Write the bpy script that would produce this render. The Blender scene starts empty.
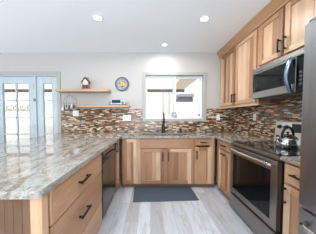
import bpy, bmesh, math, random
from mathutils import Vector, Matrix
random.seed(7)
PI = math.pi
R = math.radians
COL = bpy.context.scene.collection
SC = bpy.context.scene

# ------------------------------------------------------------------ camera
H = 1.253
cam_d = bpy.data.cameras.new('camera'); cam = bpy.data.objects.new('camera', cam_d); COL.objects.link(cam)
PITCH = 2.0
F = 150.0
cam.location = (0, 0, H); cam.rotation_euler = (R(90 - PITCH), 0, 0)
cam_d.sensor_fit = 'HORIZONTAL'; cam_d.sensor_width = 36.0
cam_d.lens = F / 316 * 36
cam_d.shift_x = 7.5 / 316
cam_d.shift_y = (F * math.tan(R(PITCH)) - 1.0) / 316
cam_d.clip_start = 0.02
SC.camera = cam

# ------------------------------------------------------------------ world, lights, exposure
w = bpy.data.worlds.new('sky'); SC.world = w; w.use_nodes = True
bg = w.node_tree.nodes['Background']
bg.inputs['Color'].default_value = (0.86, 0.93, 1.0, 1); bg.inputs['Strength'].default_value = 1.5

def light(name, kind, energy, loc, rot=(0, 0, 0), size=1.0, size_y=None, color=(1, 1, 1), parent=None):
    d = bpy.data.lights.new(name, kind); d.energy = energy; d.color = color
    if kind == 'AREA':
        d.size = size
        if size_y: d.shape = 'RECTANGLE'; d.size_y = size_y
        else: d.shape = 'DISK'
    if kind == 'SUN': d.angle = R(1.0)
    o = bpy.data.objects.new(name, d); COL.objects.link(o); o.location = loc; o.rotation_euler = rot
    if parent: o.parent = parent
    return o
light('sun', 'SUN', 2.2, (0, 0, 20), (R(48), 0, R(-35)), color=(1, 0.95, 0.86))
light('rear_bounce_fill', 'AREA', 235, (0.0, -2.6, 1.0), (R(158), 0, 0), 3.0, 2.0, (0.87, 0.945, 1.0))  # added fill bounced off the ceiling; the rear wall has no window
light('left_uplight_fill', 'AREA', 84, (-4.3, 0.2, 1.3), (R(138), 0, R(-90)), 3.6, 1.9, (0.87, 0.945, 1.0))  # added fill tilted up from the dining side; the left wall is solid
LAMP_W = 11.5
SC.view_settings.view_transform = 'Standard'; SC.view_settings.look = 'None'
SC.view_settings.exposure = 0.0; SC.view_settings.gamma = 1.0; SC.view_settings.use_curve_mapping = False
SC.cycles.max_bounces = 10; SC.cycles.diffuse_bounces = 6; SC.cycles.glossy_bounces = 5
SC.cycles.transparent_max_bounces = 12; SC.cycles.sample_clamp_indirect = 6.0
SC.cycles.caustics_reflective = False; SC.cycles.caustics_refractive = False

# ------------------------------------------------------------------ node helpers
def srgb(r, g, b):
    f = lambda c: c / 12.92 if c <= 0.04045 else ((c + 0.055) / 1.055) ** 2.4
    return (f(r / 255), f(g / 255), f(b / 255), 1)

class NT:
    def __init__(s, name):
        s.m = bpy.data.materials.new(name); s.m.use_nodes = True
        s.t = s.m.node_tree; s.b = s.t.nodes['Principled BSDF']
    def n(s, typ, **kw):
        o = s.t.nodes.new(typ)
        for k, v in kw.items(): setattr(o, k, v)
        return o
    def l(s, a, b): s.t.links.new(a, b)
    def math(s, op, a, b=None, c=None):
        o = s.n('ShaderNodeMath', operation=op)
        for i, v in enumerate((a, b, c)):
            if v is None: continue
            if isinstance(v, (int, float)): o.inputs[i].default_value = v
            else: s.l(v, o.inputs[i])
        return o.outputs[0]
    def mix(s, fac, a, b, mode='MIX'):
        o = s.n('ShaderNodeMix', data_type='RGBA', blend_type=mode)
        for sock, v in ((o.inputs[0], fac), (o.inputs[6], a), (o.inputs[7], b)):
            if isinstance(v, (int, float)): sock.default_value = v
            elif isinstance(v, tuple): sock.default_value = v
            else: s.l(v, sock)
        return o.outputs[2]
    def ramp(s, fac, stops, mode='LINEAR'):
        o = s.n('ShaderNodeValToRGB'); r = o.color_ramp; r.interpolation = mode
        while len(r.elements) < len(stops): r.elements.new(0.5)
        for e, (p, c) in zip(r.elements, stops): e.position = p; e.color = c
        s.l(fac, o.inputs[0]); return o.outputs[0]
    def uv(s):
        o = s.n('ShaderNodeUVMap'); o.uv_map = 'UVMap'
        x = s.n('ShaderNodeSeparateXYZ'); s.l(o.outputs[0], x.inputs[0])
        return o.outputs[0], x.outputs[0], x.outputs[1]
    def mapping(s, vec, scale, rot=(0, 0, 0)):
        o = s.n('ShaderNodeMapping'); s.l(vec, o.inputs[0])
        o.inputs['Scale'].default_value = scale; o.inputs['Rotation'].default_value = rot
        return o.outputs[0]
    def noise(s, vec, scale, detail=3, rough=0.55, dist=0.0):
        o = s.n('ShaderNodeTexNoise'); o.inputs['Scale'].default_value = scale
        o.inputs['Detail'].default_value = detail; o.inputs['Roughness'].default_value = rough
        o.inputs['Distortion'].default_value = dist
        if vec is not None: s.l(vec, o.inputs['Vector'])
        return o.outputs[0]
    def set(s, base=None, rough=None, metal=None, spec=None, coat=None):
        for k, v in (('Base Color', base), ('Roughness', rough), ('Metallic', metal), ('Specular IOR Level', spec), ('Coat Weight', coat)):
            if v is None: continue
            if isinstance(v, (int, float, tuple)): s.b.inputs[k].default_value = v
            else: s.l(v, s.b.inputs[k])
        return s
    def bump(s, h, strength=0.1, dist=0.01):
        o = s.n('ShaderNodeBump'); o.inputs['Strength'].default_value = strength; o.inputs['Distance'].default_value = dist
        s.l(h, o.inputs['Height']); s.l(o.outputs[0], s.b.inputs['Normal'])

def plain(name, c, rough=0.5, metal=0.0, var=0.04, spec=0.5, coat=0.0):
    t = NT(name); tc = t.n('ShaderNodeTexCoord')
    nz = t.noise(tc.outputs['Object'], 18, 3)
    dark = tuple(x * (1 - var) for x in c[:3]) + (1,); lite = tuple(min(1, x * (1 + var)) for x in c[:3]) + (1,)
    t.set(base=t.mix(nz, dark, lite), rough=rough, metal=metal, spec=spec, coat=coat)
    return t.m

def wood(name, stops, stave=0.085, rough=0.38, grain=0.35):
    t = NT(name); v, u, vv = t.uv()
    cell = t.math('FLOOR', t.math('DIVIDE', u, stave))
    wn = t.n('ShaderNodeTexWhiteNoise', noise_dimensions='1D'); t.l(cell, wn.inputs['W'])
    base = t.ramp(wn.outputs['Value'], stops)
    broad = t.noise(t.mapping(v, (9, 1.3, 1)), 1.0, 3, 0.5, 1.2)
    fine = t.noise(t.mapping(v, (160, 5, 1)), 1.0, 3, 0.6, 0.2)
    dk = t.mix(1.0, base, (0.68, 0.56, 0.46, 1), 'MULTIPLY')
    f1 = t.ramp(broad, [(0.42, (0, 0, 0, 1)), (0.72, (1, 1, 1, 1))])
    c = t.mix(t.math('MULTIPLY', f1, 0.55), base, dk)
    f2 = t.ramp(fine, [(0.35, (1, 1, 1, 1)), (0.6, (0, 0, 0, 1))])
    c = t.mix(t.math('MULTIPLY', f2, grain), c, dk)
    t.set(base=c, rough=rough)
    return t.m

M = {}
M['hickory'] = wood('hickory', [(0.0, srgb(142, 98, 70)), (0.3, srgb(183, 141, 108)), (0.6, srgb(206, 170, 136)), (1.0, srgb(222, 192, 162))], 0.072)
M['hickory_slab'] = wood('hickory_slab', [(0.0, srgb(176, 134, 102)), (1.0, srgb(204, 166, 132))], 0.6, 0.38, 0.6)
M['crown_wood'] = wood('crown_wood', [(0.0, srgb(182, 138, 104)), (1.0, srgb(190, 148, 112))], 0.6)
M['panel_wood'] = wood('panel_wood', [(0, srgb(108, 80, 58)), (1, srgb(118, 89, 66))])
M['shelf_oak'] = wood('shelf_oak', [(0, srgb(184, 152, 122)), (1, srgb(196, 166, 138))], 0.2)
M['floor'] = None
def floor_mat():
    t = NT('whitewashed_planks'); v, u, vv = t.uv()
    W = 0.150
    cu = t.math('DIVIDE', u, W); cell = t.math('FLOOR', cu)
    wn = t.n('ShaderNodeTexWhiteNoise', noise_dimensions='1D'); t.l(cell, wn.inputs['W'])
    off = t.math('ADD', t.math('DIVIDE', vv, 1.2), t.math('MULTIPLY', wn.outputs['Value'], 7.3))
    row = t.math('FLOOR', off)
    comb = t.n('ShaderNodeCombineXYZ'); t.l(cell, comb.inputs[0]); t.l(row, comb.inputs[1])
    w2 = t.n('ShaderNodeTexWhiteNoise', noise_dimensions='2D'); t.l(comb.outputs[0], w2.inputs['Vector'])
    base = t.ramp(w2.outputs['Value'], [(0, srgb(176, 177, 182)), (0.5, srgb(196, 199, 206)), (1, srgb(212, 216, 223))])
    add = t.n('ShaderNodeVectorMath', operation='ADD'); t.l(v, add.inputs[0])
    sc = t.n('ShaderNodeVectorMath', operation='SCALE'); t.l(w2.outputs['Color'], sc.inputs[0]); sc.inputs[3].default_value = 9
    t.l(sc.outputs[0], add.inputs[1])
    g = t.noise(t.mapping(add.outputs[0], (16, 2.2, 1)), 1, 4, 0.6, 1.5)
    gf = t.ramp(g, [(0.48, (0, 0, 0, 1)), (0.75, (1, 1, 1, 1))])
    c = t.mix(t.math('MULTIPLY', gf, 0.6), base, srgb(150, 136, 127))
    fn = t.noise(t.mapping(add.outputs[0], (130, 5, 1)), 1, 3)
    c = t.mix(t.math('MULTIPLY', t.ramp(fn, [(0.3, (1, 1, 1, 1)), (0.55, (0, 0, 0, 1))]), 0.22), c, srgb(160, 152, 150))
    fr = t.math('FRACT', cu); e = t.math('LESS_THAN', fr, 0.02)
    fr2 = t.math('FRACT', off); e2 = t.math('LESS_THAN', fr2, 0.0035)
    c = t.mix(t.math('MULTIPLY', t.math('MAXIMUM', e, e2), 0.55), c, srgb(120, 110, 104))
    t.set(base=c, rough=0.42); return t.m
M['floor'] = floor_mat()

def granite_mat():
    t = NT('granite'); tc = t.n('ShaderNodeTexCoord'); v = tc.outputs['Object']
    flow = t.noise(t.mapping(v, (4.6, 1.7, 3.0), (0, 0, R(-20))), 1.6, 5, 0.62, 1.6)
    base = t.ramp(flow, [(0.30, srgb(112, 94, 80)), (0.42, srgb(146, 137, 125)), (0.52, srgb(168, 167, 161)), (0.62, srgb(142, 130, 117)), (0.72, srgb(106, 95, 86))])
    pk = t.noise(t.mapping(v, (4.0, 1.8, 2.0), (0, 0, R(30))), 2.1, 4, 0.6, 1.0)
    c = t.mix(t.math('MULTIPLY', t.ramp(pk, [(0.50, (0, 0, 0, 1)), (0.68, (1, 1, 1, 1))]), 0.5), base, srgb(140, 106, 82))
    sp = t.noise(v, 85, 3, 0.7)
    c = t.mix(t.math('MULTIPLY', t.ramp(sp, [(0.56, (0, 0, 0, 1)), (0.62, (1, 1, 1, 1))]), 0.75), c, srgb(84, 78, 74))
    sp2 = t.noise(v, 60, 3, 0.7, 0.5)
    c = t.mix(t.math('MULTIPLY', t.ramp(sp2, [(0.34, (1, 1, 1, 1)), (0.42, (0, 0, 0, 1))]), 0.6), c, srgb(206, 204, 202))
    t.set(base=c, rough=0.05, spec=0.7); return t.m
M['granite'] = granite_mat()

def mosaic_mat():
    t = NT('strip_mosaic'); v, u, vv = t.uv()
    HT = 0.0150
    rv = t.math('DIVIDE', vv, HT); row = t.math('FLOOR', rv)
    wr = t.n('ShaderNodeTexWhiteNoise', noise_dimensions='1D'); t.l(row, wr.inputs['W'])
    L = t.math('ADD', t.math('MULTIPLY', wr.outputs['Value'], 0.05), 0.05)
    cu = t.math('ADD', t.math('DIVIDE', u, L), t.math('MULTIPLY', wr.outputs['Value'], 31.7))
    cell = t.math('FLOOR', cu)
    comb = t.n('ShaderNodeCombineXYZ'); t.l(cell, comb.inputs[0]); t.l(row, comb.inputs[1])
    w2 = t.n('ShaderNodeTexWhiteNoise', noise_dimensions='2D'); t.l(comb.outputs[0], w2.inputs['Vector'])
    cols = [(0.0, srgb(52, 34, 24)), (0.17, srgb(122, 84, 56)), (0.35, srgb(80, 54, 38)), (0.49, srgb(220, 200, 172)),
            (0.61, srgb(170, 126, 86)), (0.73, srgb(128, 116, 104)), (0.83, srgb(240, 228, 208)), (0.92, srgb(146, 82, 50))]
    c = t.ramp(w2.outputs['Value'], cols, 'CONSTANT')
    nz = t.noise(t.mapping(v, (30, 60, 1)), 1, 3)
    c = t.mix(t.math('MULTIPLY', nz, 0.3), c, (0.5, 0.42, 0.34, 1), 'MULTIPLY')
    e = t.math('MAXIMUM', t.math('LESS_THAN', t.math('FRACT', rv), 0.09), t.math('LESS_THAN', t.math('FRACT', cu), 0.018))
    c = t.mix(e, c, srgb(146, 130, 112))
    t.set(base=c, rough=t.math('ADD', t.math('MULTIPLY', w2.outputs['Value'], 0.3), 0.14)); return t.m
M['mosaic'] = mosaic_mat()

def wall_mat(name, c, bump=0.06):
    t = NT(name); tc = t.n('ShaderNodeTexCoord')
    nz = t.noise(tc.outputs['Object'], 90, 4)
    t.set(base=c, rough=0.75, spec=0.25); t.bump(nz, bump, 0.004); return t.m
M['wall'] = wall_mat('painted_wall', srgb(190, 187, 184))
M['ceiling'] = wall_mat('ceiling_paint', srgb(242, 245, 248))
M['trim_greige'] = plain('greige_trim', srgb(172, 170, 162), 0.5)
M['white_frame'] = plain('white_frame', srgb(238, 241, 244), 0.35)
M['door_white'] = plain('door_white', srgb(188, 198, 204), 0.35)

def brushed(name, c, rough=0.3, along=(3, 3, 220)):
    t = NT(name); tc = t.n('ShaderNodeTexCoord')
    nz = t.noise(t.mapping(tc.outputs['Object'], along), 1, 2)
    t.set(base=t.mix(nz, tuple(x * 0.9 for x in c[:3]) + (1,), c), metal=1.0,
          rough=t.math('ADD', t.math('MULTIPLY', nz, 0.12), rough - 0.06)); return t.m
M['steel'] = brushed('brushed_steel', srgb(152, 149, 145), 0.30)
M['guard_steel'] = brushed('guard_steel', srgb(214, 212, 208), 0.4)
M['fridge_steel'] = brushed('fridge_steel', srgb(152, 152, 152), 0.34)
M['fridge_side'] = plain('fridge_side_grey', srgb(92, 94, 97), 0.5)
M['chrome'] = plain('polished_steel', srgb(214, 214, 216), 0.08, 1.0, 0.02)
M['blue_chrome'] = plain('handle_chrome', srgb(128, 146, 170), 0.28, 1.0, 0.02)
M['black_glass'] = plain('black_glass', srgb(12, 12, 14), 0.06, 0, 0.1, 0.22)
M['cooktop_glass'] = plain('cooktop_glass', srgb(20, 18, 17), 0.05, 0, 0.1, 0.8)
M['black'] = plain('black_plastic', srgb(22, 22, 24), 0.35)
M['dw_black'] = plain('dishwasher_black', srgb(24, 24, 26), 0.16, 0, 0.1, 0.6)
M['bronze'] = plain('dark_bronze', srgb(46, 40, 36), 0.38, 0.6)
M['outlet'] = plain('outlet_white', srgb(240, 240, 240), 0.35)
M['slot'] = plain('outlet_slot', srgb(120, 120, 122), 0.5)
M['toe'] = plain('toe_kick_brown', srgb(120, 92, 70), 0.6)
M['inside'] = plain('cabinet_box', srgb(206, 166, 120), 0.5)
M['burner'] = plain('burner_print', srgb(92, 88, 84), 0.2)
M['sink'] = brushed('sink_steel', srgb(120, 120, 122), 0.3)
def mat_mat():
    t = NT('woven_mat'); tc = t.n('ShaderNodeTexCoord')
    ck = t.n('ShaderNodeTexChecker'); ck.inputs['Scale'].default_value = 90; t.l(tc.outputs['Object'], ck.inputs['Vector'])
    nz = t.noise(tc.outputs['Object'], 40, 3)
    c = t.mix(ck.outputs['Fac'], srgb(68, 79, 92), srgb(80, 92, 105))
    t.set(base=t.mix(t.math('MULTIPLY', nz, 0.25), c, srgb(58, 68, 78)), rough=0.8); t.bump(ck.outputs['Fac'], 0.3, 0.002); return t.m
M['mat'] = mat_mat()
def glass_mat():
    t = NT('window_glass'); out = t.t.nodes['Material Output']; t.t.nodes.remove(t.b)
    tr = t.n('ShaderNodeBsdfTransparent'); tr.inputs[0].default_value = (0.97, 0.98, 0.98, 1)
    gl = t.n('ShaderNodeBsdfGlossy'); gl.inputs['Roughness'].default_value = 0.02
    lw = t.n('ShaderNodeFresnel'); lw.inputs[0].default_value = 1.22
    mx = t.n('ShaderNodeMixShader'); t.l(lw.outputs[0], mx.inputs[0]); t.l(tr.outputs[0], mx.inputs[1]); t.l(gl.outputs[0], mx.inputs[2])
    t.l(mx.outputs[0], out.inputs[0]); return t.m
M['glass'] = glass_mat()
def emit(name, c, s):
    t = NT(name); t.set(base=c, rough=0.4); t.b.inputs['Emission Color'].default_value = c; t.b.inputs['Emission Strength'].default_value = s; return t.m
M['lens'] = emit('lamp_lens', (1, 0.97, 0.92, 1), 2.6)

# ------------------------------------------------------------------ mesh helpers
AX = {'x': 0, 'y': 1, 'z': 2}
class MB:
    """boxes, tubes and lathes gathered into one mesh; uv in metres with v along the grain"""
    def __init__(s): s.bm = bmesh.new(); s.uv = s.bm.loops.layers.uv.new('UVMap'); s.smooth = False
    def _uvface(s, f, grain, off):
        n = f.normal; k = max(range(3), key=lambda i: abs(n[i])); g = AX[grain]
        ax = [i for i in range(3) if i != k]
        if g in ax: va = g; ua = [i for i in ax if i != g][0]
        else: ua, va = ax
        for l in f.loops:
            c = l.vert.co - off[2]
            l[s.uv].uv = (c[ua] + off[0], c[va] + off[1])
    def box(s, x0, x1, y0, y1, z0, z1, grain='z', off=None, stave=0.072, mi=0):
        vs = [s.bm.verts.new((x, y, z)) for z in (z0, z1) for y in (y0, y1) for x in (x0, x1)]
        fs = []
        for q in ((0, 2, 3, 1), (4, 5, 7, 6), (0, 1, 5, 4), (2, 6, 7, 3), (0, 4, 6, 2), (1, 3, 7, 5)):
            f = s.bm.faces.new([vs[i] for i in q]); f.normal_update(); f.material_index = mi; fs.append(f)
        if off is None: off = (stave * random.randint(0, 400) + 0.004, random.uniform(0, 20), Vector((x0, y0, z0)))
        for f in fs: s._uvface(f, grain, off)
        return s
    def world(s, x0, x1, y0, y1, z0, z1, grain='z'):
        return s.box(x0, x1, y0, y1, z0, z1, grain, (0, 0, Vector((0, 0, 0))))
    def prism(s, pts, axis, a0, a1, mi=0, grain='z'):
        """extrude a 2D outline (in the two other axes, in order) along an axis"""
        k = AX[axis]; o = [i for i in range(3) if i != k]
        def mk(p, a):
            c = [0, 0, 0]; c[o[0]] = p[0]; c[o[1]] = p[1]; c[k] = a; return s.bm.verts.new(c)
        A = [mk(p, a0) for p in pts]; B = [mk(p, a1) for p in pts]; n = len(pts); fs = []
        fs.append(s.bm.faces.new(A)); fs.append(s.bm.faces.new(list(reversed(B))))
        for i in range(n): fs.append(s.bm.faces.new((A[i], B[i], B[(i + 1) % n], A[(i + 1) % n])))
        off = (0.085 * random.randint(0, 400) + 0.004, random.uniform(0, 20), Vector((0, 0, 0)))
        for f in fs: f.normal_update(); f.material_index = mi; s._uvface(f, grain, off)
        return s
    def tube(s, pts, r, seg=10, mi=0, cap=True):
        pts = [Vector(p) for p in pts]; rs = r if isinstance(r, (list, tuple)) else [r] * len(pts)
        rings = []; up = None
        for i, p in enumerate(pts):
            d = (pts[min(i + 1, len(pts) - 1)] - pts[max(i - 1, 0)]).normalized()
            if up is None:
                up = Vector((0, 0, 1)) if abs(d.z) < 0.9 else Vector((1, 0, 0))
            a = d.cross(up).normalized(); b = a.cross(d).normalized(); up = b
            rings.append([s.bm.verts.new(p + rs[i] * (a * math.cos(2 * PI * k / seg) + b * math.sin(2 * PI * k / seg))) for k in range(seg)])
        for A, B in zip(rings, rings[1:]):
            for k in range(seg):
                f = s.bm.faces.new((A[k], B[k], B[(k + 1) % seg], A[(k + 1) % seg])); f.smooth = True; f.material_index = mi
        if cap:
            for q in (rings[0], list(reversed(rings[-1]))):
                f = s.bm.faces.new(q); f.material_index = mi
        return s
    def lathe(s, prof, c=(0, 0, 0), axis='z', seg=32, mi=0, smooth=True, sx=1, sy=1):
        """prof: (radius, height) pairs"""
        c = Vector(c); rings = []
        def P(r, h, k):
            a = 2 * PI * k / seg; p = (r * math.cos(a) * sx, r * math.sin(a) * sy, h)
            if axis == 'y': p = (p[0], -p[2], p[1])
            elif axis == 'x': p = (-p[2], p[0], p[1])
            return c + Vector(p)
        for r, h in prof:
            rings.append([s.bm.verts.new(P(r, h, k)) for k in range(seg)] if r > 1e-6 else [s.bm.verts.new(P(0, h, 0))])
        for A, B in zip(rings, rings[1:]):
            for k in range(seg):
                j = (k + 1) % seg
                q = [A[k], A[j], B[j], B[k]] if len(A) > 1 and len(B) > 1 else ([A[0], B[j], B[k]] if len(A) == 1 else [A[k], A[j], B[0]])
                if len(set(q)) < 3: continue
                f = s.bm.faces.new(q); f.smooth = smooth; f.material_index = mi
        return s
    def build(s, name, mats, parent=None, bevel=0, segs=2):
        bmesh.ops.recalc_face_normals(s.bm, faces=s.bm.faces[:])
        me = bpy.data.meshes.new(name); s.bm.to_mesh(me); s.bm.free()
        for m in (mats if isinstance(mats, (list, tuple)) else [mats]): me.materials.append(M[m] if isinstance(m, str) else m)
        o = bpy.data.objects.new(name, me); COL.objects.link(o)
        if parent: o.parent = parent
        if bevel:
            b = o.modifiers.new('bevel', 'BEVEL'); b.width = bevel; b.segments = segs; b.limit_method = 'ANGLE'; b.angle_limit = R(50)
        return o

def tag(o, label, cat, group=None, kind=None):
    o['label'] = label; o['category'] = cat
    if group: o['group'] = group
    if kind: o['kind'] = kind
    return o
def thing(name, label, cat, loc=(0, 0, 0), rz=0, group=None):
    o = bpy.data.objects.new(name, None); COL.objects.link(o); o.empty_display_size = 0.1
    o.location = loc; o.rotation_euler = (0, 0, rz)
    return tag(o, label, cat, group)
def struct(o): o['kind'] = 'structure'; return o
def copy_tree(o, parent=None):
    c = o.copy(); COL.objects.link(c)
    if parent: c.parent = parent
    for ch in list(o.children): copy_tree(ch, c)
    return c

# ------------------------------------------------------------------ the room
YB, XR, ZC = 3.15, 1.76, 2.56
XL, YF = -4.6, -3.6
struct(MB().world(XL, XR, YF, YB + 0.15, -0.05, 0.0, 'y').build('floor', 'floor'))
struct(MB().world(XL, XR + 0.15, YF, YB + 0.15, ZC, ZC + 0.1).build('ceiling', 'ceiling'))
WX0, WX1, WZ0, WZ1 = -0.105, 1.103, 1.20, 2.098
DX0, DX1, DZ = -3.30, -1.94, 2.10
b = MB()
y0, y1 = YB, YB + 0.15
b.world(XL, DX0, y0, y1, 0, ZC).world(DX0, DX1, y0, y1, DZ, ZC).world(DX1, WX0, y0, y1, 0, ZC)
b.world(WX0, WX1, y0, y1, 0, WZ0).world(WX0, WX1, y0, y1, WZ1, ZC).world(WX1, XR + 0.15, y0, y1, 0, ZC)
struct(b.build('wall_back', 'wall'))
struct(MB().world(XR, XR + 0.15, YF, YB, 0, ZC).build('wall_right', 'wall'))
struct(MB().world(XL - 0.15, XL, YF, YB + 0.15, 0, ZC).build('wall_left', 'wall'))
struct(MB().world(XL, XR, YF - 0.15, YF, 0, ZC).build('wall_front', 'wall'))

# ---- kitchen window (structure with its parts)
win = bpy.data.objects.new('window_1', None); COL.objects.link(win); win.location = (0, YB, 0); struct(win)
t = 0.062
b = MB(); yy0, yy1 = -0.022, -0.0005
b.box(WX0 - t, WX0, yy0, yy1, WZ0 - t, WZ1 + t); b.box(WX1, WX1 + t, yy0, yy1, WZ0 - t, WZ1 + t)
b.box(WX0, WX1, yy0, yy1, WZ1, WZ1 + t); b.box(WX0, WX1, yy0, yy1, WZ0 - t, WZ0)
b.build('window_trim', 'trim_greige', win, 0.004)
b = MB(); b.box(WX0, WX1, -0.012, 0.05, WZ0 - 0.004, WZ0 + 0.012); b.build('window_sill', 'white_frame', win, 0.003)
XM = 0.508
def sash(x0, x1, y0, y1, fw, name):
    b = MB(); z0, z1 = WZ0 + 0.012, WZ1
    b.box(x0, x0 + fw, y0, y1, z0, z1); b.box(x1 - fw, x1, y0, y1, z0, z1)
    b.box(x0 + fw, x1 - fw, y0, y1, z0, z0 + fw); b.box(x0 + fw, x1 - fw, y0, y1, z1 - fw, z1)
    o = b.build(name, 'white_frame', win, 0.003)
    g = MB().box(x0 + fw, x1 - fw, (y0 + y1) / 2 - 0.002, (y0 + y1) / 2 + 0.002, z0 + fw, z1 - fw).build('window_glass', 'glass', o)
    return o
sash(WX0, XM + 0.03, 0.050, 0.085, 0.035, 'window_sash')
sash(XM - 0.03, WX1, 0.088, 0.123, 0.048, 'window_sash')
MB().box(0.475, 0.541, 0.042, 0.05, 1.60, 1.66).build('window_latch', 'white_frame', win, 0.002)

# ---- french door (structure with parts)
dr = bpy.data.objects.new('door_1', None); COL.objects.link(dr); dr.location = (0, YB, 0); struct(dr)
b = MB(); t = 0.072
b.box(DX1, DX1 + t, -0.02, -0.0005, 0, DZ + t); b.box(DX0 - t, DX0, -0.02, -0.0005, 0, DZ + t); b.box(DX0, DX1, -0.02, -0.0005, DZ, DZ + t)
b.build('door_casing', 'trim_greige', dr, 0.004)
XJ = -2.415
b = MB(); b.box(DX1 - 0.02, DX1, 0, 0.14, 0, DZ); b.box(DX0, DX0 + 0.02, 0, 0.14, 0, DZ); b.box(DX0 + 0.02, DX1 - 0.02, 0, 0.14, DZ - 0.02, DZ)
b.box(XJ - 0.018, XJ + 0.018, 0.0, 0.14, 0, DZ - 0.02)
b.build('door_frame', 'door_white', dr, 0.003)
def leaf(x0, x1, g0, g1, cols, name):
    z0, z1 = 0.012, DZ - 0.023; gz0, gz1 = 0.15, 1.936; ya, yb = 0.03, 0.075
    b = MB(); b.box(x0, g0, ya, yb, z0, z1); b.box(g1, x1, ya, yb, z0, z1); b.box(g0, g1, ya, yb, z0, gz0); b.box(g0, g1, ya, yb, gz1, z1)
    o = b.build(name, 'door_white', dr, 0.003)
    b = MB(); m = 0.014
    for i in range(1, cols):
        x = g0 + (g1 - g0) * i / cols; b.box(x - m, x + m, ya + 0.008, yb - 0.008, gz0, gz1)
    for j in range(1, 5):
        z = gz0 + (gz1 - gz0) * j / 5; b.box(g0, g1, ya + 0.008, yb - 0.008, z - m, z + m)
    b.build('door_grille', 'door_white', o)
    MB().box(g0, g1, 0.050, 0.054, gz0, gz1).build('door_glass', 'glass', o)
    b = MB(); u = 0.016
    b.box(g0 - u, g0, ya - 0.006, ya, gz0 - u, gz1 + u); b.box(g1, g1 + u, ya - 0.006, ya, gz0 - u, gz1 + u)
    b.box(g0, g1, ya - 0.006, ya, gz1, gz1 + u); b.box(g0, g1, ya - 0.006, ya, gz0 - u, gz0)
    b.build('glazing_bead', 'door_white', o, 0.002)
    return o
L1 = leaf(DX0 + 0.023, XJ - 0.020, -3.115, -2.565, 2, 'door_panel')
L2 = leaf(XJ + 0.020, DX1 - 0.023, -2.262, -2.075, 1, 'door_panel')
for z in (1.88, 1.03, 0.25):
    MB().tube([(XJ - 0.019, 0.018, z - 0.05), (XJ - 0.019, 0.018, z + 0.05)], 0.0145, 8).build('door_hinge', 'bronze', dr)
MB().box(XJ - 0.03, XJ + 0.02, -0.014, 0.0, 1.56, 1.615).build('door_latch', 'slot', dr, 0.003)
MB().tube([(DX1 - 0.012, 0.018, 0.98), (DX1 - 0.012, 0.018, 1.09)], 0.012, 8).build('door_hinge', 'bronze', dr)

# baseboard on the little wall strip behind the counter and left of the door
struct(MB().world(XL, DX0 - 0.072, YB - 0.014, YB, 0, 0.09).build('baseboard_back', 'white_frame'))
struct(MB().world(XR - 0.014, XR, YF, -0.05, 0, 0.09).build('baseboard_right', 'white_frame'))

# ---- tile
TT = 1.405; XE = -1.868
b = MB(); ya, yb = YB - 0.009, YB - 0.0003
b.world(XE, WX0 - 0.0625, ya, yb, 0.914, TT, 'z'); b.world(WX0 - 0.0625, WX1 + 0.0625, ya, yb, 0.914, WZ0 - 0.0625); b.world(WX1 + 0.0625, XR, ya, yb, 0.914, TT)
o = b.build('tile_backsplash', 'mosaic'); tag(o, 'brown strip mosaic tiled on the window wall behind the sink', 'backsplash', None, 'structure')
o = MB().world(XR - 0.009, XR - 0.0003, 0.0, YB - 0.0095, 0.914, 1.5).build('tile_backsplash', 'mosaic')
tag(o, 'brown strip mosaic tiled on the wall behind the range', 'backsplash', None, 'structure')

# ------------------------------------------------------------------ cabinets (local frame: x across the front, y into the box)
def handle(parent, cx, cz, vertical, length=0.15, y=0.0):
    b = MB(); r = 0.007; so = 0.03; h = length / 2
    if vertical:
        b.box(cx - r, cx + r, y - so - r, y - so + r, cz - h, cz + h)
        for s in (-1, 1): b.box(cx - r, cx + r, y - so, y, cz + s * (h - 0.018) - r, cz + s * (h - 0.018) + r)
    else:
        b.box(cx - h, cx + h, y - so - r, y - so + r, cz - r, cz + r)
        for s in (-1, 1): b.box(cx + s * (h - 0.018) - r, cx + s * (h - 0.018) + r, y - so, y, cz - r, cz + r)
    o = b.build('handle', 'bronze', parent, 0.003); o['label'] = 'dark bronze bar handle'; return o
def door(parent, x0, x1, z0, z1, hd=None, name='door'):
    b = MB(); s = 0.057
    b.box(x0, x0 + s, 0, 0.02, z0, z1, 'z'); b.box(x1 - s, x1, 0, 0.02, z0, z1, 'z')
    b.box(x0 + s, x1 - s, 0, 0.02, z1 - s, z1, 'x'); b.box(x0 + s, x1 - s, 0, 0.02, z0, z0 + s, 'x')
    b.box(x0 + s, x1 - s, 0.013, 0.018, z0 + s, z1 - s, 'z')
    o = b.build(name, 'hickory', parent, 0.0025)
    if hd: handle(o, *hd)
    return o
def drawer(parent, x0, x1, z0, z1, hd=None, name='drawer', box=True):
    b = MB(); b.box(x0, x1, 0, 0.02, z0, z1, 'x', stave=0.6)
    if box: b.box(x0 + 0.02, x1 - 0.02, 0.02, 0.45, z0 + 0.015, z1 - 0.025, 'y')
    o = b.build(name, 'hickory_slab', parent, 0.004)
    if hd: handle(o, *hd)
    return o
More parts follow.
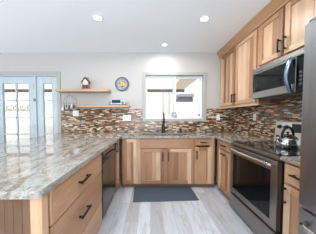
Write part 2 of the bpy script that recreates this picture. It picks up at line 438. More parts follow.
def carcass(parent, w, d, z0, z1, openings, toe=True, name='carcass', top=True):
    """openings: (x0, x1, z0, z1) holes of the face frame"""
    b = MB(); t = 0.016
    b.box(0, t, 0.04, d, z0, z1); b.box(w - t, w, 0.04, d, z0, z1)
    b.box(t, w - t, 0.04, d, z0, z0 + t, 'x'); b.box(t, w - t, d - 0.008, d, z0, z1)
    if top: b.box(t, w - t, 0.04, d, z1 - t, z1, 'x')
    xs = sorted({0, w} | {o[0] for o in openings} | {o[1] for o in openings})
    o = b.build(name, 'hickory', parent)
    f = MB()
    for xa, xb in zip(xs, xs[1:]):
        cov = sorted([(q[2], q[3]) for q in openings if q[0] <= xa + 1e-6 and q[1] >= xb - 1e-6])
        z = z0
        for a, c in cov:
            if a > z + 1e-4: f.box(xa, xb, 0.0205, 0.04, z, a, 'x')
            z = c
        if z < z1 - 1e-4: f.box(xa, xb, 0.0205, 0.04, z, z1, 'z' if not cov else 'x')
    f.build('face_frame', 'hickory', parent, 0.001)
    if toe:
        MB().box(0.0, w, 0.065, 0.08, 0.0, z0, 'x').build('toe_kick', 'toe', parent)
    return o
ZB0, ZB1 = 0.075, 0.876
YFACE, XLF, XRF = 2.54, -0.525, 1.115
D = 0.575
# --- back run
c = thing('base_cabinet', 'hickory base cabinet with a single full-height door left of the sink doors', 'cabinet', (-0.488, YFACE, 0), 0, 'hickory base cabinets')
carcass(c, 0.271, D, ZB0, ZB1, [(0.045, 0.235, 0.13, 0.85)])
door(c, 0.022, 0.252, 0.088, 0.862)
c = thing('sink_cabinet', 'wide hickory sink cabinet with two doors under the window', 'cabinet', (-0.216, YFACE, 0), 0, 'hickory base cabinets')
W_ = 0.950
carcass(c, W_, D, ZB0, ZB1, [(0.06, 0.44, 0.13, 0.67), (0.51, 0.88, 0.13, 0.67)], top=False)
drawer(c, 0.035, W_ - 0.035, 0.704, 0.862, None, 'false_drawer_front', False)
door(c, 0.045, 0.447, 0.088, 0.690, (0.447 - 0.022, 0.565, True, 0.15))
door(c, 0.497, W_ - 0.035, 0.088, 0.690, (0.497 + 0.022, 0.565, True, 0.15))
c = thing('base_cabinet', 'narrow hickory base cabinet with drawer and door right of the sink doors', 'cabinet', (0.735, YFACE, 0), 0, 'hickory base cabinets')
carcass(c, 0.370, D, ZB0, ZB1, [(0.05, 0.28, 0.13, 0.67), (0.05, 0.28, 0.72, 0.85)])
drawer(c, 0.030, 0.300, 0.752, 0.862, (0.165, 0.807, False, 0.12))
door(c, 0.030, 0.300, 0.088, 0.720, (0.052, 0.59, True, 0.15))
# --- right run (faces -X)
c = thing('base_cabinet', 'hickory base cabinet between the corner and the range, with drawer over pull-out door', 'cabinet', (XRF, 2.535, 0), R(-90), 'hickory base cabinets')
carcass(c, 0.505, D + 0.05, ZB0, ZB1, [(0.12, 0.46, 0.13, 0.67), (0.12, 0.46, 0.72, 0.85)])
drawer(c, 0.10, 0.485, 0.738, 0.862, (0.28, 0.80, False, 0.13))
door(c, 0.10, 0.485, 0.088, 0.715, (0.28, 0.675, False, 0.13))
c = thing('base_cabinet', 'slim hickory base cabinet squeezed between the range and the refrigerator', 'cabinet', (XRF, 1.255, 0), R(-90), 'hickory base cabinets')
carcass(c, 0.285, D + 0.05, ZB0, ZB1, [(0.04, 0.245, 0.13, 0.67), (0.04, 0.245, 0.72, 0.85)])
drawer(c, 0.02, 0.265, 0.705, 0.862, (0.15, 0.79, False, 0.11))
door(c, 0.02, 0.265, 0.088, 0.685, (0.042, 0.60, True, 0.15))
# --- left run (faces +X)
YD0, YD1, YW1 = 0.762, 1.610, 2.225
c = thing('drawer_cabinet', 'hickory three-drawer cabinet at the near end of the peninsula', 'cabinet', (XLF, YD0, 0), R(90), 'hickory base cabinets')
wd = YD1 - YD0
carcass(c, wd, D, ZB0, ZB1, [(0.05, wd - 0.05, 0.13, 0.33), (0.05, wd - 0.05, 0.37, 0.64), (0.05, wd - 0.05, 0.69, 0.85)])
for z0, z1 in ((0.088, 0.342), (0.353, 0.655), (0.666, 0.862)):
    drawer(c, 0.014, wd - 0.014, z0, z1, (wd / 2 - 0.04, (z0 + z1) / 2 + 0.005, False, 0.165))
c = thing('base_cabinet', 'corner hickory base cabinet beside the dishwasher, its door just a sliver', 'cabinet', (XLF, YW1 + 0.004, 0), R(90), 'hickory base cabinets')
carcass(c, 0.300, D, ZB0, ZB1, [(0.04, 0.25, 0.13, 0.85)])
door(c, 0.012, 0.275, 0.088, 0.862, (0.034, 0.775, True, 0.15))
# peninsula end panel and back panel
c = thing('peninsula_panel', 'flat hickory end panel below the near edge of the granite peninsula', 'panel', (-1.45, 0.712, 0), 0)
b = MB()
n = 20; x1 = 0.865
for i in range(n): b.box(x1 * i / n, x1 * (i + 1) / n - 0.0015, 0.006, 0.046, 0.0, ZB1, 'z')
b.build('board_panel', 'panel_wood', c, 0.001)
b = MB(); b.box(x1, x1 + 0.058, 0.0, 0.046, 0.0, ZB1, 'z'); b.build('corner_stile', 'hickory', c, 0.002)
b = MB(); b.box(0, 0.02, 0.0465, 2.42, 0.0, ZB1, 'z'); b.build('back_panel', 'hickory', c)

# ------------------------------------------------------------------ countertops
def counter(outline, hole=None, name='countertop', z0=0.877, z1=0.914):
    bm = bmesh.new()
    def loop(pts): 
        vs = [bm.verts.new((x, y, z1)) for x, y in pts]
        return [bm.edges.new((vs[i], vs[(i + 1) % len(vs)])) for i in range(len(vs))]
    es = loop(outline)
    if hole: es += loop(hole)
    bmesh.ops.triangle_fill(bm, use_beauty=True, use_dissolve=False, edges=es)
    fs = bm.faces[:]
    for f in fs:
        f.normal_update()
        if f.normal.z < 0: f.normal_flip()
    ret = bmesh.ops.extrude_face_region(bm, geom=fs)
    for v in [g for g in ret['geom'] if isinstance(g, bmesh.types.BMVert)]: v.co.z = z0
    bmesh.ops.recalc_face_normals(bm, faces=bm.faces[:])
    me = bpy.data.meshes.new(name); bm.to_mesh(me); bm.free(); me.materials.append(M['granite'])
    o = bpy.data.objects.new(name, me); COL.objects.link(o)
    bv = o.modifiers.new('bevel', 'BEVEL'); bv.width = 0.012; bv.segments = 4; bv.limit_method = 'ANGLE'; bv.angle_limit = R(40)
    for p in me.polygons: p.use_smooth = False
    return o
def arc(cx, cy, r, a0, a1, n=6): return [(cx + r * math.cos(R(a0 + (a1 - a0) * i / n)), cy + r * math.sin(R(a0 + (a1 - a0) * i / n))) for i in range(n + 1)]
CXL, CXR, CYB = -0.50, 1.09, 2.515
NE = 0.662
SX0, SX1, SY0, SY1 = -0.13, 0.66, 2.625, 2.985
out = [(-1.86, 3.139), (-1.86, NE + 0.05)] + [(-1.81, NE)] + arc(CXL - 0.035, NE + 0.035, 0.035, -90, 0) + \
      arc(CXL + 0.03, CYB - 0.03, 0.03, 180, 90, 4) + [(CXR, CYB), (CXR, 2.026), (1.749, 2.026), (1.749, 3.139)]
hole = arc(SX0 + 0.04, SY0 + 0.04, 0.04, 180, 270, 4) + arc(SX1 - 0.04, SY0 + 0.04, 0.04, 270, 360, 4) + arc(SX1 - 0.04, SY1 - 0.04, 0.04, 0, 90, 4) + arc(SX0 + 0.04, SY1 - 0.04, 0.04, 90, 180, 4)
tag(counter(out, hole), 'large U-shaped polished granite countertop on the peninsula and around the sink', 'countertop')
tag(counter([(CXR, 0.965), (1.749, 0.965), (1.749, 1.258), (CXR, 1.258)]), 'small granite countertop between the range and the refrigerator', 'countertop')

# sink
b = MB()
b.box(SX0 + 0.0, SX1, SY0, SY1, 0.665, 0.672); b.box(SX0 - 0.012, SX0 + 0.001, SY0 - 0.012, SY1 + 0.012, 0.665, 0.8765); b.box(SX1 - 0.001, SX1 + 0.012, SY0 - 0.012, SY1 + 0.012, 0.665, 0.8765)
b.box(SX0, SX1, SY0 - 0.012, SY0 + 0.001, 0.665, 0.8765); b.box(SX0, SX1, SY1 - 0.001, SY1 + 0.012, 0.665, 0.8765)
b.box(0.26, 0.275, SY0, SY1, 0.672, 0.84)
s_ = b.build('sink', 'sink', None, 0.003); tag(s_, 'stainless double-bowl sink set under the granite below the window', 'sink')
MB().lathe([(0, 0.0), (0.042, 0.0), (0.045, 0.004), (0.03, 0.005), (0, 0.003)], (0.07, 2.80, 0.672), seg=20).build('drain', 'chrome', s_)
MB().lathe([(0, 0.0), (0.042, 0.0), (0.045, 0.004), (0.03, 0.005), (0, 0.003)], (0.46, 2.80, 0.672), seg=20).build('drain', 'chrome', s_)

# faucet
fx, fy, fz = 0.265, 3.055, 0.914
f = thing('faucet', 'tall dark bronze gooseneck faucet behind the sink', 'faucet', (fx, fy, fz))
MB().lathe([(0, 0), (0.040, 0), (0.040, 0.006), (0.031, 0.012), (0.030, 0.10), (0.032, 0.13), (0.024, 0.18), (0.015, 0.22), (0, 0.22)], seg=24).build('base', 'bronze', f)
pts = [(0, 0, 0.20), (0, 0, 0.30)] + [(0, -0.08 + 0.08 * math.cos(R(a)), 0.32 + 0.085 * math.sin(R(a))) for a in range(0, 181, 20)] + [(0, -0.16, 0.30)]
MB().tube(pts, [0.013, 0.011] + [0.0095] * 11, 12).build('spout', 'bronze', f)
MB().tube([(0, -0.16, 0.30), (0, -0.16, 0.27), (0, -0.16, 0.21)], [0.011, 0.014, 0.016], 14).build('spray_head', 'bronze', f)
MB().tube([(0.02, 0, 0.075), (0.045, 0, 0.08), (0.06, -0.005, 0.10), (0.085, -0.01, 0.145)], [0.011, 0.011, 0.008, 0.006], 10).build('lever', 'bronze', f)
f = thing('soap_dispenser', 'short dark soap dispenser standing right of the faucet', 'soap dispenser', (0.615, 3.04, 0.914))
MB().lathe([(0, 0), (0.030, 0), (0.030, 0.008), (0.022, 0.014), (0.020, 0.05), (0.026, 0.055), (0.026, 0.078), (0, 0.084)], seg=18).build('pump', 'bronze', f)
MB().tube([(0, 0, 0.066), (0, -0.03, 0.072), (0, -0.075, 0.062)], [0.008, 0.007, 0.006], 8).build('nozzle', 'bronze', f)

# ------------------------------------------------------------------ dishwasher (faces +X)
d = thing('dishwasher', 'black dishwasher under the peninsula countertop', 'dishwasher', (XLF, YD1 + 0.003, 0), R(90))
w_ = YW1 - YD1 - 0.004
MB().box(0.004, w_ - 0.004, 0.03, 0.56, 0.10, 0.868).build('tub', 'black', d)
MB().box(0.003, w_ - 0.003, -0.004, 0.028, 0.125, 0.735).build('door', 'dw_black', d, 0.006)
cp = MB().box(0.003, w_ - 0.003, -0.010, 0.028, 0.742, 0.866).build('control_panel', 'dw_black', d, 0.008)
for i in range(8): MB().box(0.10 + i * 0.05, 0.125 + i * 0.05, -0.0115, -0.0095, 0.825, 0.836).build('button', 'slot', cp)
hp = [(0.05 + (w_ - 0.1) * i / 10, -0.012 - 0.034 * math.sin(PI * i / 10) ** 0.5, 0.775) for i in range(11)]
MB().tube(hp, 0.010, 8).build('handle', 'black', d)
MB().box(0.01, w_ - 0.01, 0.05, 0.07, 0.0, 0.118).build('kick_plate', 'black', d)

# ------------------------------------------------------------------ range (faces -X)
rg = thing('range', 'stainless freestanding range with black glass cooktop beside the refrigerator counter', 'range', (1.085, 2.020, 0), R(-90))
w_ = 0.756
MB().box(0.0, w_, 0.045, 0.62, 0.03, 0.900).build('body', 'black', rg, 0.003)
o = MB().box(0.0, w_, 0.006, 0.05, 0.872, 0.908).build('front_trim', 'steel', rg, 0.006)
ct = MB().box(0.006, w_ - 0.006, 0.03, 0.585, 0.9005, 0.917).build('cooktop', 'cooktop_glass', rg, 0.003)
for (bx, by, br) in ((0.19, 0.17, 0.105), (0.57, 0.17, 0.085), (0.19, 0.43, 0.08), (0.57, 0.43, 0.105)):
    b = MB()
    for r_ in (br, br * 0.6): b.lathe([(r_ - 0.003, 0.0), (r_ + 0.003, 0.0), (r_ + 0.003, 0.0006), (r_ - 0.003, 0.0006), (r_ - 0.003, 0)], (bx, by, 0.9171), seg=40, smooth=False)
    b.build('burner_ring', 'burner', ct)
od = MB()
od.box(0.004, w_ - 0.004, 0.0, 0.043, 0.245, 0.862)
od = od.build('oven_door', 'steel', rg, 0.006)
MB().box(0.07, w_ - 0.075, -0.003, 0.003, 0.315, 0.765).build('oven_window', 'black_glass', od, 0.002)
hp = [(0.03 + (w_ - 0.06) * i / 14, -0.028 - 0.022 * math.sin(PI * i / 14), 0.822) for i in range(15)]
b = MB().tube(hp, 0.013, 10)
for x in (0.045, w_ - 0.045): b.tube([(x, 0.005, 0.822), (x, -0.034, 0.822)], 0.011, 8)
b.build('handle', 'chrome', od)
MB().box(0.004, w_ - 0.004, 0.0, 0.05, 0.035, 0.222).build('storage_drawer', 'steel', rg, 0.008)
bgd = MB().prism([(0.575, 0.9175), (0.655, 0.9175), (0.655, 1.185), (0.612, 1.185)], 'x', 0.0, w_).build('backguard', 'guard_steel', rg, 0.006)
def on_guard(x, z):   # front face of the leaning backguard
    k = (z - 0.9175) / (1.185 - 0.9175); return Vector((x, 0.575 + 0.037 * k, z))
for kx in (0.07, 0.165, 0.595, 0.69):
    p = on_guard(kx, 1.115)
    kb = MB().lathe([(0, 0), (0.026, 0), (0.026, 0.005), (0.021, 0.008), (0.019, 0.028), (0, 0.03)], p, 'y', 20).build('knob', 'black', bgd)
p0 = on_guard(0, 1.06); p1 = on_guard(0, 1.16)
MB().prism([(p0.y - 0.004, 1.06), (p0.y + 0.004, 1.06), (p1.y + 0.004, 1.16), (p1.y - 0.004, 1.16)], 'x', 0.235, 0.525).build('display', 'black_glass', bgd)
for x in (0.05, w_ - 0.05):
    for y in (0.10, 0.56): MB().lathe([(0, 0), (0.018, 0), (0.018, 0.031), (0, 0.031)], (x, y, 0), seg=12).build('foot', 'black', rg)

# kettle
k = thing('kettle', 'shiny stainless whistling kettle with black handle on the cooktop', 'kettle', (1.47, 1.60, 0.9178), R(195))
MB().lathe([(0, 0), (0.088, 0), (0.098, 0.006), (0.103, 0.03), (0.102, 0.055), (0.094, 0.085), (0.076, 0.112), (0.05, 0.128), (0.046, 0.130)], seg=40).build('body', 'chrome', k)
ld = MB().lathe([(0.048, 0.128), (0.044, 0.135), (0.02, 0.141), (0, 0.142)], seg=28).build('lid', 'chrome', k)
MB().lathe([(0.006, 0.140), (0.007, 0.148), (0.014, 0.154), (0.014, 0.162), (0.008, 0.168), (0, 0.169)], seg=18).build('lid_knob', 'black', ld)
MB().tube([(0.085, 0, 0.07), (0.115, 0, 0.088), (0.145, 0, 0.122)], [0.022, 0.017, 0.012], 14).build('spout', 'chrome', k)
MB().lathe([(0.0, 0.0), (0.013, 0), (0.013, 0.016), (0, 0.02)], (0.148, 0, 0.120), seg=14).build('spout_cap', 'black', k)
hp = [(0.085 * math.cos(R(a)) , 0, 0.115 + 0.10 * math.sin(R(a))) for a in range(-8, 189, 14)]
MB().tube(hp, [0.007, 0.009] + [0.0125] * (len(hp) - 4) + [0.009, 0.007], 10).build('handle', 'black', k)

# ------------------------------------------------------------------ refrigerator (faces -X)
fr = thing('refrigerator', 'stainless french-door refrigerator with bottom freezer at the right edge', 'refrigerator', (0.945, 0.950, 0), R(-90))
w_ = 0.908; FT = 1.815
MB().box(0.004, w_ - 0.004, 0.075, 0.79, 0.03, FT - 0.015).build('cabinet', 'fridge_side', fr, 0.005)
def fdoor(x0, x1, z0, z1, name):
    pts = []
    n = 10
    for i in range(n + 1):
        a = i / n; pts.append((x0 + (x1 - x0) * a, 0.010 - 0.010 * math.sin(PI * a) ** 0.6))
    pts += [(x1, 0.068), (x0, 0.068)]
    return MB().prism(pts, 'z', z0, z1).build(name, 'fridge_steel', fr, 0.006)
d1 = fdoor(0.0, w_ / 2 - 0.003, 0.685, FT, 'door'); d2 = fdoor(w_ / 2 + 0.003, w_, 0.685, FT, 'door')
for o_, hx in ((d1, w_ / 2 - 0.05), (d2, w_ / 2 + 0.05)):
    b = MB().tube([(hx, 0.005, 0.86), (hx, -0.05, 0.90), (hx, -0.055, 1.30), (hx, -0.05, 1.68), (hx, 0.005, 1.72)], 0.013, 10); b.build('handle', 'chrome', o_)
dz = fdoor(0.0, w_, 0.06, 0.672, 'freezer_drawer')
hp = [(0.06, 0.008, 0.600), (0.075, -0.035, 0.604), (0.12, -0.055, 0.606)] + [(0.12 + (w_ - 0.24) * i / 6, -0.058, 0.606) for i in range(1, 6)] + [(w_ - 0.12, -0.055, 0.606), (w_ - 0.075, -0.035, 0.604), (w_ - 0.06, 0.008, 0.600)]
MB().tube(hp, 0.014, 10).build('handle', 'chrome', dz)
for x in (0.05, w_ - 0.05): MB().box(x - 0.035, x + 0.035, 0.02, 0.11, FT + 0.0005, FT + 0.02).build('hinge_cover', 'fridge_side', fr, 0.005)
for x in (0.06, w_ - 0.06):
    for y in (0.12, 0.72): MB().lathe([(0, 0), (0.02, 0), (0.02, 0.031), (0, 0.031)], (x, y, 0), seg=12).build('foot', 'black', fr)
MB().box(0.02, w_ - 0.02, 0.085, 0.10, 0.005, 0.03).build('kick_grille', 'black', fr)

# ------------------------------------------------------------------ upper cabinets, crown, microwave
XU = 1.425; UD = XR - XU - 0.002
ZU0, ZU1 = 1.425, 2.46
c = thing('wall_cabinet', 'tall hickory upper cabinet with two doors in the window corner', 'cabinet', (XU, 3.138, 0), R(-90), 'hickory upper cabinets')
wu = 3.138 - 2.026
carcass(c, wu, UD, ZU0, ZU1, [(0.06, 0.53, ZU0 + 0.05, ZU1 - 0.06), (0.60, wu - 0.05, ZU0 + 0.05, ZU1 - 0.06)], False)
door(c, 0.055, 0.560, ZU0 + 0.022, ZU1 - 0.035, (0.560 - 0.025, ZU0 + 0.13, True, 0.15))
door(c, 0.590, wu - 0.028, ZU0 + 0.022, ZU1 - 0.035, (0.590 + 0.025, ZU0 + 0.13, True, 0.15))
MB().box(0.0, wu, 0.022, 0.05, ZU0 - 0.022, ZU0 - 0.0005, 'x').build('light_rail', 'hickory', c)
ZO0 = 1.868
c = thing('wall_cabinet', 'short hickory upper cabinet with two doors above the microwave', 'cabinet', (XU, 2.024, 0), R(-90), 'hickory upper cabinets')
wo = 2.024 - 1.256
carcass(c, wo, UD, ZO0, ZU1, [(0.05, 0.36, ZO0 + 0.06, ZU1 - 0.06), (0.41, wo - 0.05, ZO0 + 0.06, ZU1 - 0.06)], False)
door(c, 0.022, 0.370, ZO0 + 0.045, ZU1 - 0.035, (0.370 - 0.022, ZO0 + 0.155, True, 0.15))
door(c, 0.398, wo - 0.022, ZO0 + 0.045, ZU1 - 0.035, (0.398 + 0.022, ZO0 + 0.155, True, 0.15))
# crown along both
prof = [(XU + 0.0195, ZU1 - 0.028), (XU - 0.008, ZU1 - 0.028), (XU - 0.008, ZU1 - 0.012), (XU + 0.004, ZU1 - 0.008), (XU + 0.002, ZU1 + 0.004), (XU - 0.012, ZU1 + 0.018), (XU - 0.036, ZU1 + 0.045), (XU - 0.052, ZU1 + 0.066), (XU - 0.058, ZU1 + 0.074), (XU - 0.058, ZC - 0.001), (XU + 0.0195, ZC - 0.001)]
struct(MB().prism(prof, 'y', 1.257, 3.149, grain='y').build('trim_1', 'crown_wood'))

mw = thing('microwave', 'stainless over-the-range microwave under the short upper cabinet', 'microwave', (1.362, 2.019, 0), R(-90))
w_ = 0.756; Z0, Z1 = 1.475, 1.862
MB().box(0.0, w_, 0.03, 0.395, Z0, Z1).build('body', 'black', mw, 0.003)
XD = 0.60
md = MB(); md.box(0.0, w_, 0.0, 0.029, Z0 + 0.335, Z1); md = md.build('vent_strip', 'steel', mw, 0.003)
md = MB().box(0.0, XD, 0.0, 0.029, Z0 + 0.004, Z0 + 0.332).build('door', 'steel', mw, 0.004)
MB().box(0.012, XD - 0.01, -0.003, 0.004, Z0 + 0.085, Z0 + 0.315).build('door_window', 'black_glass', md, 0.002)
hp = [(XD - 0.035, 0.005, Z0 + 0.022)] + [(XD - 0.035, -0.018 - 0.040 * math.sin(PI * i / 10), Z0 + 0.022 + 0.30 * i / 10) for i in range(11)] + [(XD - 0.035, 0.005, Z0 + 0.322)]
MB().tube(hp, 0.019, 12).build('handle', 'blue_chrome', md)
pn = MB().box(XD + 0.003, w_, 0.0, 0.029, Z0 + 0.004, Z0 + 0.332).build('control_panel', 'black_glass', mw, 0.003)
b = MB()
for i in range(4):
    for j in range(3): b.box(XD + 0.03 + j * 0.038, XD + 0.058 + j * 0.038, -0.002, 0.001, Z0 + 0.06 + i * 0.036, Z0 + 0.082 + i * 0.036)
b.build('keypad', 'burner', pn)
b = MB()
for i in range(2): b.box(0.08 + i * 0.32, 0.34 + i * 0.32, 0.06, 0.30, Z0 - 0.004, Z0 + 0.001)
b.build('grease_filter', 'slot', mw)

# ------------------------------------------------------------------ shelves and what is on them
o = MB().box(-1.84, -0.815, 2.905, YB - 0.0005, 1.728, 1.775, 'x').build('wall_shelf', 'shelf_oak', None, 0.004)
tag(o, 'upper floating wood shelf holding the little house figurine', 'shelf', 'floating wood shelves')
o = MB().box(-1.60, -0.425, 2.945, YB - 0.0095, 1.424, 1.470, 'x').build('wall_shelf', 'shelf_oak', None, 0.004)
tag(o, 'lower floating wood shelf holding the silver radio', 'shelf', 'floating wood shelves')

M['brick_red'] = plain('figurine_red', srgb(158, 108, 96), 0.5); M['cream'] = plain('figurine_cream', srgb(226, 196, 184), 0.5)
M['roof_dark'] = plain('figurine_roof', srgb(62, 56, 58), 0.5)
h = thing('house_figurine', 'small red and cream house figurine with dark roof on the upper shelf', 'figurine', (-1.285, 3.01, 1.7755))
MB().box(-0.072, 0.072, -0.045, 0.045, 0, 0.012).build('base', 'roof_dark', h, 0.002)
b = MB(); b.prism([(-0.062, 0.0122), (0.062, 0.0122), (0.062, 0.15), (0, 0.225), (-0.062, 0.15)], 'y', -0.038, 0.038); bd = b.build('walls', 'brick_red', h, 0.002)
b = MB(); b.prism([(-0.045, 0.095), (0.06, 0.095), (0.06, 0.15), (0, 0.207), (-0.045, 0.16)], 'y', -0.041, -0.037); b.build('plaster_gable', 'cream', bd)
for x in (-0.032, 0.028): MB().box(x - 0.023, x + 0.023, -0.042, -0.037, 0.022, 0.088).build('doorway' if x < 0 else 'window', 'roof_dark', bd)
b = MB(); b.prism([(-0.085, 0.14), (-0.068, 0.14), (0, 0.222), (0.068, 0.14), (0.085, 0.14), (0, 0.246)], 'y', -0.052, 0.052); b.build('roof', 'roof_dark', h, 0.002)
MB().box(0.032, 0.052, -0.012, 0.012, 0.18, 0.245).build('chimney', 'brick_red', h, 0.001)

# hanging wire rack
M['wire'] = plain('wire_grey', srgb(128, 130, 136), 0.35, 0.8); M['pale_ceramic'] = plain('pale_ceramic', srgb(226, 230, 236), 0.25)
hk = thing('hanging_wire_rack', 'arched wire rack with dangling charms hung under the upper shelf end', 'wire rack', (-1.565, 2.925, 1.7275))
b = MB()
b.tube([(0, 0, 0), (0, 0, -0.075)], 0.0035, 8)
b.tube([(0.125 * math.cos(R(a)), 0, -0.225 + 0.15 * math.sin(R(a))) for a in range(-10, 191, 10)], 0.0045, 8)
b.tube([(-0.123, 0, -0.225), (0.123, 0, -0.225)], 0.004, 8)
b.tube([(0.07 * math.cos(R(a)), 0, -0.225 + 0.15 * math.sin(R(a))) for a in range(0, 181, 12)], 0.003, 8)
b.build('wire_frame', 'wire', hk)
for i, (x, L_, m_) in enumerate(((-0.11, 0.15, 'roof_dark'), (-0.065, 0.06, 'bronze'), (-0.02, 0.10, 'bronze'), (0.03, 0.07, 'pale_ceramic'), (0.068, 0.085, 'roof_dark'), (0.088, 0.07, 'roof_dark'))):
    b = MB().tube([(x, 0, -0.225), (x, 0, -0.25)], 0.002, 6)
    b.lathe([(0, 0), (0.008, -0.006), (0.011, -L_ * 0.5), (0.013, -L_ * 0.8), (0, -L_)], (x, 0, -0.25), seg=12); b.build('charm', m_, hk)
MB().lathe([(0, 0), (0.010, -0.01), (0.022, -0.05), (0.020, -0.065), (0, -0.07)], (-0.135, -0.012, -0.30), seg=14).build('ceramic_bell', 'pale_ceramic', hk)
MB().tube([(-0.123, 0, -0.20), (-0.135, -0.012, -0.30)], 0.002, 6).build('bell_cord', 'wire', hk)

# radio
M['silver'] = plain('silver_plastic', srgb(204, 208, 212), 0.3, 0.3); M['grille_grey'] = plain('speaker_grey', srgb(128, 130, 134), 0.6); M['screen'] = plain('dark_screen', srgb(20, 44, 54), 0.1)
rd = thing('radio', 'silver tabletop radio with dark display on the lower shelf', 'radio', (-0.678, 3.03, 1.4705))
bd = MB().prism([(-0.17, 0.012), (0.17, 0.012), (0.175, 0.06), (0.165, 0.085), (0.09, 0.10), (0.0, 0.106), (-0.09, 0.10), (-0.165, 0.085), (-0.175, 0.06)], 'y', -0.06, 0.06).build('body', 'silver', rd, 0.006)
MB().box(-0.088, 0.088, -0.0635, -0.057, 0.038, 0.0985).build('display', 'screen', bd, 0.003)
for s in (-1, 1): MB().lathe([(0, 0.003), (0.03, 0.003), (0.034, 0.0), (0.034, -0.004)], (s * 0.13, -0.061, 0.05), 'y', 24).build('speaker', 'grille_grey', bd)
MB().box(-0.155, 0.155, -0.052, 0.052, 0, 0.0115).build('base', 'black', rd)
for i in range(4): MB().lathe([(0, 0.004), (0.007, 0.004), (0.007, 0), (0.007, -0.003)], (-0.06 + i * 0.04, -0.0605, 0.028), 'y', 12).build('button', 'grille_grey', bd)
M['terracotta'] = plain('pale_terracotta', srgb(206, 170, 156), 0.6)
v = thing('small_dish', 'tiny pinkish dish at the right end of the lower shelf', 'dish', (-0.464, 3.04, 1.4705))
MB().lathe([(0, 0), (0.018, 0), (0.02, 0.004), (0.032, 0.03), (0.034, 0.034), (0.03, 0.032), (0.016, 0.008), (0, 0.007)], seg=24).build('bowl', 'terracotta', v)
MB().lathe([(0.032, 0.031), (0.036, 0.033), (0.036, 0.036), (0.031, 0.036)], seg=24).build('rim', 'terracotta', v)

# wall plate
M['plate_rim'] = plain('plate_rim_grey', srgb(94, 90, 84), 0.35, 0, 0.25); M['plate_blue'] = plain('plate_blue', srgb(112, 126, 148), 0.3, 0, 0.2); M['plate_yellow'] = plain('plate_yellow', srgb(236, 190, 60), 0.35); M['plate_red'] = plain('plate_red', srgb(130, 96, 92), 0.35, 0, 0.2); M['plate_line'] = plain('plate_line', srgb(206, 204, 200), 0.35)
p = thing('wall_plate', 'round painted wall plate with yellow flowers beside the window', 'plate', (-0.588, YB - 0.001, 1.915))
MB().lathe([(0, 0.0), (0.13, 0.0), (0.147, 0.018), (0.145, 0.022), (0.122, 0.016), (0.118, 0.012)], axis='y', seg=48).build('rim', 'plate_rim', p)
MB().lathe([(0.121, 0.0158), (0.112, 0.0125), (0.088, 0.0105), (0.0, 0.0100)], axis='y', seg=48).build('well', 'plate_blue', p)
b = MB()
for i in range(24):
    a = 2 * PI * i / 24; b.lathe([(0, 0.0225), (0.009, 0.0222), (0.009, 0.018)], (0.133 * math.cos(a), 0, 0.133 * math.sin(a)), 'y', 8)
b.build('rim_dots', 'plate_red', p)
b = MB(); b.lathe([(0.078, 0.0102), (0.078, 0.0118), (0.086, 0.0118), (0.086, 0.0102)], axis='y', seg=40); b.build('ring', 'plate_line', p)
for (cx, cz, rr, rc) in ((0.012, 0.012, 0.032, 0.012), (-0.034, -0.014, 0.024, 0.010), (0.050, -0.024, 0.024, 0.010), (-0.022, 0.042, 0.020, 0.008)):
    b = MB()
    for i in range(6):
        a = 2 * PI * i / 6; b.lathe([(0, 0.0125), (rr * 0.5, 0.0122), (rr * 0.52, 0.0098)], (cx + rr * 0.6 * math.cos(a), 0, cz + rr * 0.6 * math.sin(a)), 'y', 12)
    fl = b.build('flower', 'plate_yellow', p)
    MB().lathe([(0, 0.0138), (rc, 0.0135), (rc, 0.0098)], (cx, 0, cz), 'y', 14).build('flower_centre', 'plate_red', fl)
for (cx, cz, rr) in ((-0.058, 0.032, 0.012), (0.0, -0.056, 0.014), (0.062, 0.026, 0.011)):
    MB().lathe([(0, 0.0138), (rr, 0.0135), (rr, 0.0098)], (cx, 0, cz), 'y', 14).build('berry', 'plate_red', p)

# jug on the window sill
M['jug'] = plain('jug_glaze', srgb(176, 184, 192), 0.2); M['jug_dark'] = plain('jug_dark', srgb(60, 66, 74), 0.3)
j = thing('jug', 'small pale round jug with dark handle on the window sill', 'jug', (0.512, 3.160, WZ0 + 0.0125))
MB().lathe([(0, 0), (0.026, 0), (0.03, 0.005), (0.047, 0.035), (0.049, 0.055), (0.04, 0.082), (0.028, 0.098), (0.026, 0.088), (0.031, 0.118), (0.028, 0.118), (0.022, 0.106), (0, 0.10)], seg=28, sy=0.5).build('body', 'jug', j)
MB().tube([(-0.026, 0, 0.10), (-0.052, 0, 0.105), (-0.066, 0, 0.08), (-0.062, 0, 0.05), (-0.045, 0, 0.032)], 0.0075, 8).build('handle', 'jug_dark', j)
MB().lathe([(0.0285, 0.1125), (0.0335, 0.116), (0.0335, 0.121), (0.0275, 0.121)], seg=28, sy=0.5).build('rim', 'jug_dark', j)
o = MB().lathe([(0, 0.012), (0.016, 0.012), (0.02, 0.006), (0.02, 0)], (1.045, YB + 0.0875, 1.275), 'y', 20).build('sensor_puck', 'jug_dark')
tag(o, 'tiny dark round sensor on the lower right window frame', 'sensor')

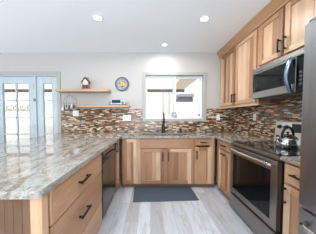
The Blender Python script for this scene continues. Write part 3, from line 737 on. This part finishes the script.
# outlets
def outlet(x, y, z, rz, gangs, label):
    o = thing('outlet', label, 'outlet', (x, y, z), rz, 'white wall outlets')
    hw = 0.036 if gangs == 1 else 0.060 if gangs == 2 else 0.084
    MB().box(-hw, hw, 0.0, 0.006, -0.058, 0.058).build('cover_plate', 'outlet', o, 0.003)
    for g in range(gangs):
        cx = (g - (gangs - 1) / 2) * 0.046
        for s in (-1, 1):
            r_ = MB().lathe([(0, -0.0015), (0.015, -0.0015), (0.016, 0.0), (0.016, 0.002)], (cx, 0.0, s * 0.02), 'y', 16)
            f_ = r_.build('receptacle', 'outlet', o)
            MB().box(cx - 0.007, cx - 0.004, -0.0005, 0.002, s * 0.02 - 0.005, s * 0.02 + 0.005).box(cx + 0.004, cx + 0.007, -0.0005, 0.002, s * 0.02 - 0.005, s * 0.02 + 0.005).build('slots', 'slot', f_)
YT = YB - 0.0152
outlet(-1.56, YT, 1.310, 0, 2, 'white outlet plate on the mosaic under the left end of the lower shelf')
outlet(-0.490, YT, 1.213, 0, 3, 'wide white outlet plate on the mosaic between shelves and window')
outlet(1.415, YT, 1.222, 0, 1, 'white outlet plate on the mosaic just right of the window')
outlet(XR - 0.0152, 2.52, 1.235, R(-90), 1, 'white outlet plate on the side wall mosaic left of the range')

# floor mat
o = MB().box(-0.49, 0.49, -0.23, 0.23, 0.0, 0.012).build('floor_mat', 'mat', None, 0.005)
o.location = (0.222, 2.385, 0.0005); o.rotation_euler = (0, 0, R(3.0))
tag(o, 'dark blue-grey kitchen mat on the plank floor before the sink', 'mat')

# ------------------------------------------------------------------ ceiling lights
def downlight(x, y, r, label, watts, group='recessed ceiling lights'):
    o = thing('ceiling_light', label, 'ceiling light', (x, y, ZC), 0, group)
    MB().lathe([(r * 0.80, -0.001), (r * 0.84, -0.010), (r * 1.2, -0.006), (r * 1.26, -0.0005)], seg=36).build('trim_ring', 'white_frame', o)
    MB().lathe([(0, -0.004), (r * 0.5, -0.005), (r * 0.81, -0.007)], seg=32).build('lens', 'lens', o)
    light('lamp_light', 'AREA', watts, (0, 0, -0.02), (0, 0, 0), r * 1.6, None, (0.97, 0.985, 1.0), o)
    return o
downlight(-0.70, 2.04, 0.062, 'round recessed ceiling light above the peninsula', LAMP_W)
downlight(0.725, 2.06, 0.062, 'round recessed ceiling light above the aisle near the upper cabinets', LAMP_W)
downlight(0.26, 2.79, 0.055, 'smaller recessed ceiling light above the sink', LAMP_W * 0.55)

downlight(-0.70, 0.35, 0.062, 'added recessed ceiling light above the near peninsula end, out of view', LAMP_W)  # added unseen fixture, brightens the drawers and near counter
downlight(0.725, 0.35, 0.062, 'added recessed ceiling light in front of the refrigerator, out of view', LAMP_W)  # added unseen fixture on the aisle side, brightens drawers and floor

# ------------------------------------------------------------------ outside
M['concrete'] = plain('patio_concrete', srgb(214, 208, 198), 0.8); M['stucco'] = plain('white_stucco', srgb(240, 236, 228), 0.8)
M['beam'] = plain('brown_beam', srgb(118, 102, 84), 0.7); M['soffit'] = plain('cream_soffit', srgb(230, 214, 196), 0.7)
M['grey_roof'] = plain('grey_metal_roof', srgb(96, 98, 102), 0.6); M['light_grey'] = plain('light_grey_metal', srgb(150, 150, 148), 0.6)
o = MB().world(-16, 12, YB + 0.15, 20, -0.15, -0.05).build('ground', 'concrete'); struct(o)
tl = NT('translucent_panel'); trn = tl.n('ShaderNodeBsdfTranslucent'); trn.inputs[0].default_value = (0.95, 0.95, 0.93, 1)
tl.set(base=(0.9, 0.9, 0.88, 1), rough=0.6); mxs = tl.n('ShaderNodeMixShader'); mxs.inputs[0].default_value = 0.7
tl.l(tl.b.outputs[0], mxs.inputs[1]); tl.l(trn.outputs[0], mxs.inputs[2]); tl.l(mxs.outputs[0], tl.t.nodes['Material Output'].inputs[0]); M['translucent'] = tl.m
pc = thing('patio_cover', 'cream patio cover with brown beam seen through the window', 'patio cover', (0, YB + 0.152, 0))
MB().box(1.02, 1.62, 0.0, 4.0, 2.52, 2.60).build('roof_deck', 'soffit', pc)
MB().box(-9, 1.0195, 0.0, 4.0, 2.54, 2.548).build('translucent_panels', 'translucent', pc)
MB().box(-9, 1.62, 3.86, 4.0, 2.395, 2.5195).build('beam', 'beam', pc)
for x in (-8.9, -4.6, 0.56, 0.84):
    MB().box(x, x + 0.10, 3.88, 3.98, -0.05, 2.3945).build('post', 'stucco', pc, 0.004)
fe = thing('block_wall', 'white garden block wall beyond the patio', 'garden wall', (0, 9.0, -0.05))
b = MB()
for i in range(-15, 12): b.box(i * 1.0, i * 1.0 + 0.985, 0.0, 0.15, 0, 2.08)
b.build('panels', 'stucco', fe)
MB().box(-15, 12, -0.02, 0.17, 2.0805, 2.14).build('cap', 'stucco', fe)
sh = thing('garden_shed', 'grey garden shed behind the white wall, seen through the right sash', 'shed', (2.0, 10.4, -0.05))
MB().box(-0.1, 0.93, 0.0, 1.4, 0, 2.62).build('walls', 'grey_roof', sh)
MB().prism([(-0.12, 2.6205), (1.5, 2.6205), (1.5, 2.86), (-0.12, 2.83)], 'x', -0.16, 0.98).build('roof', 'light_grey', sh)
# iron scroll on the garden wall
M['iron'] = plain('weathered_iron', srgb(150, 132, 116), 0.6)
b = MB()
for k in range(5):
    cx = -8.9 + k * 0.42
    b.tube([(cx + (0.02 + 0.018 * i) * math.cos(i * 0.6), 8.955, 1.78 + (0.02 + 0.018 * i) * math.sin(i * 0.6)) for i in range(11)], 0.018, 6)
    b.tube([(cx + 0.02, 8.955, 1.78), (cx + 0.02, 8.985, 1.78)], 0.012, 6)
b.tube([(-9.1, 8.955, 1.6), (-7.0, 8.955, 1.6)], 0.016, 6)
o = b.build('iron_scroll', 'iron'); tag(o, 'weathered iron scrollwork mounted on the white garden wall', 'wall decoration')
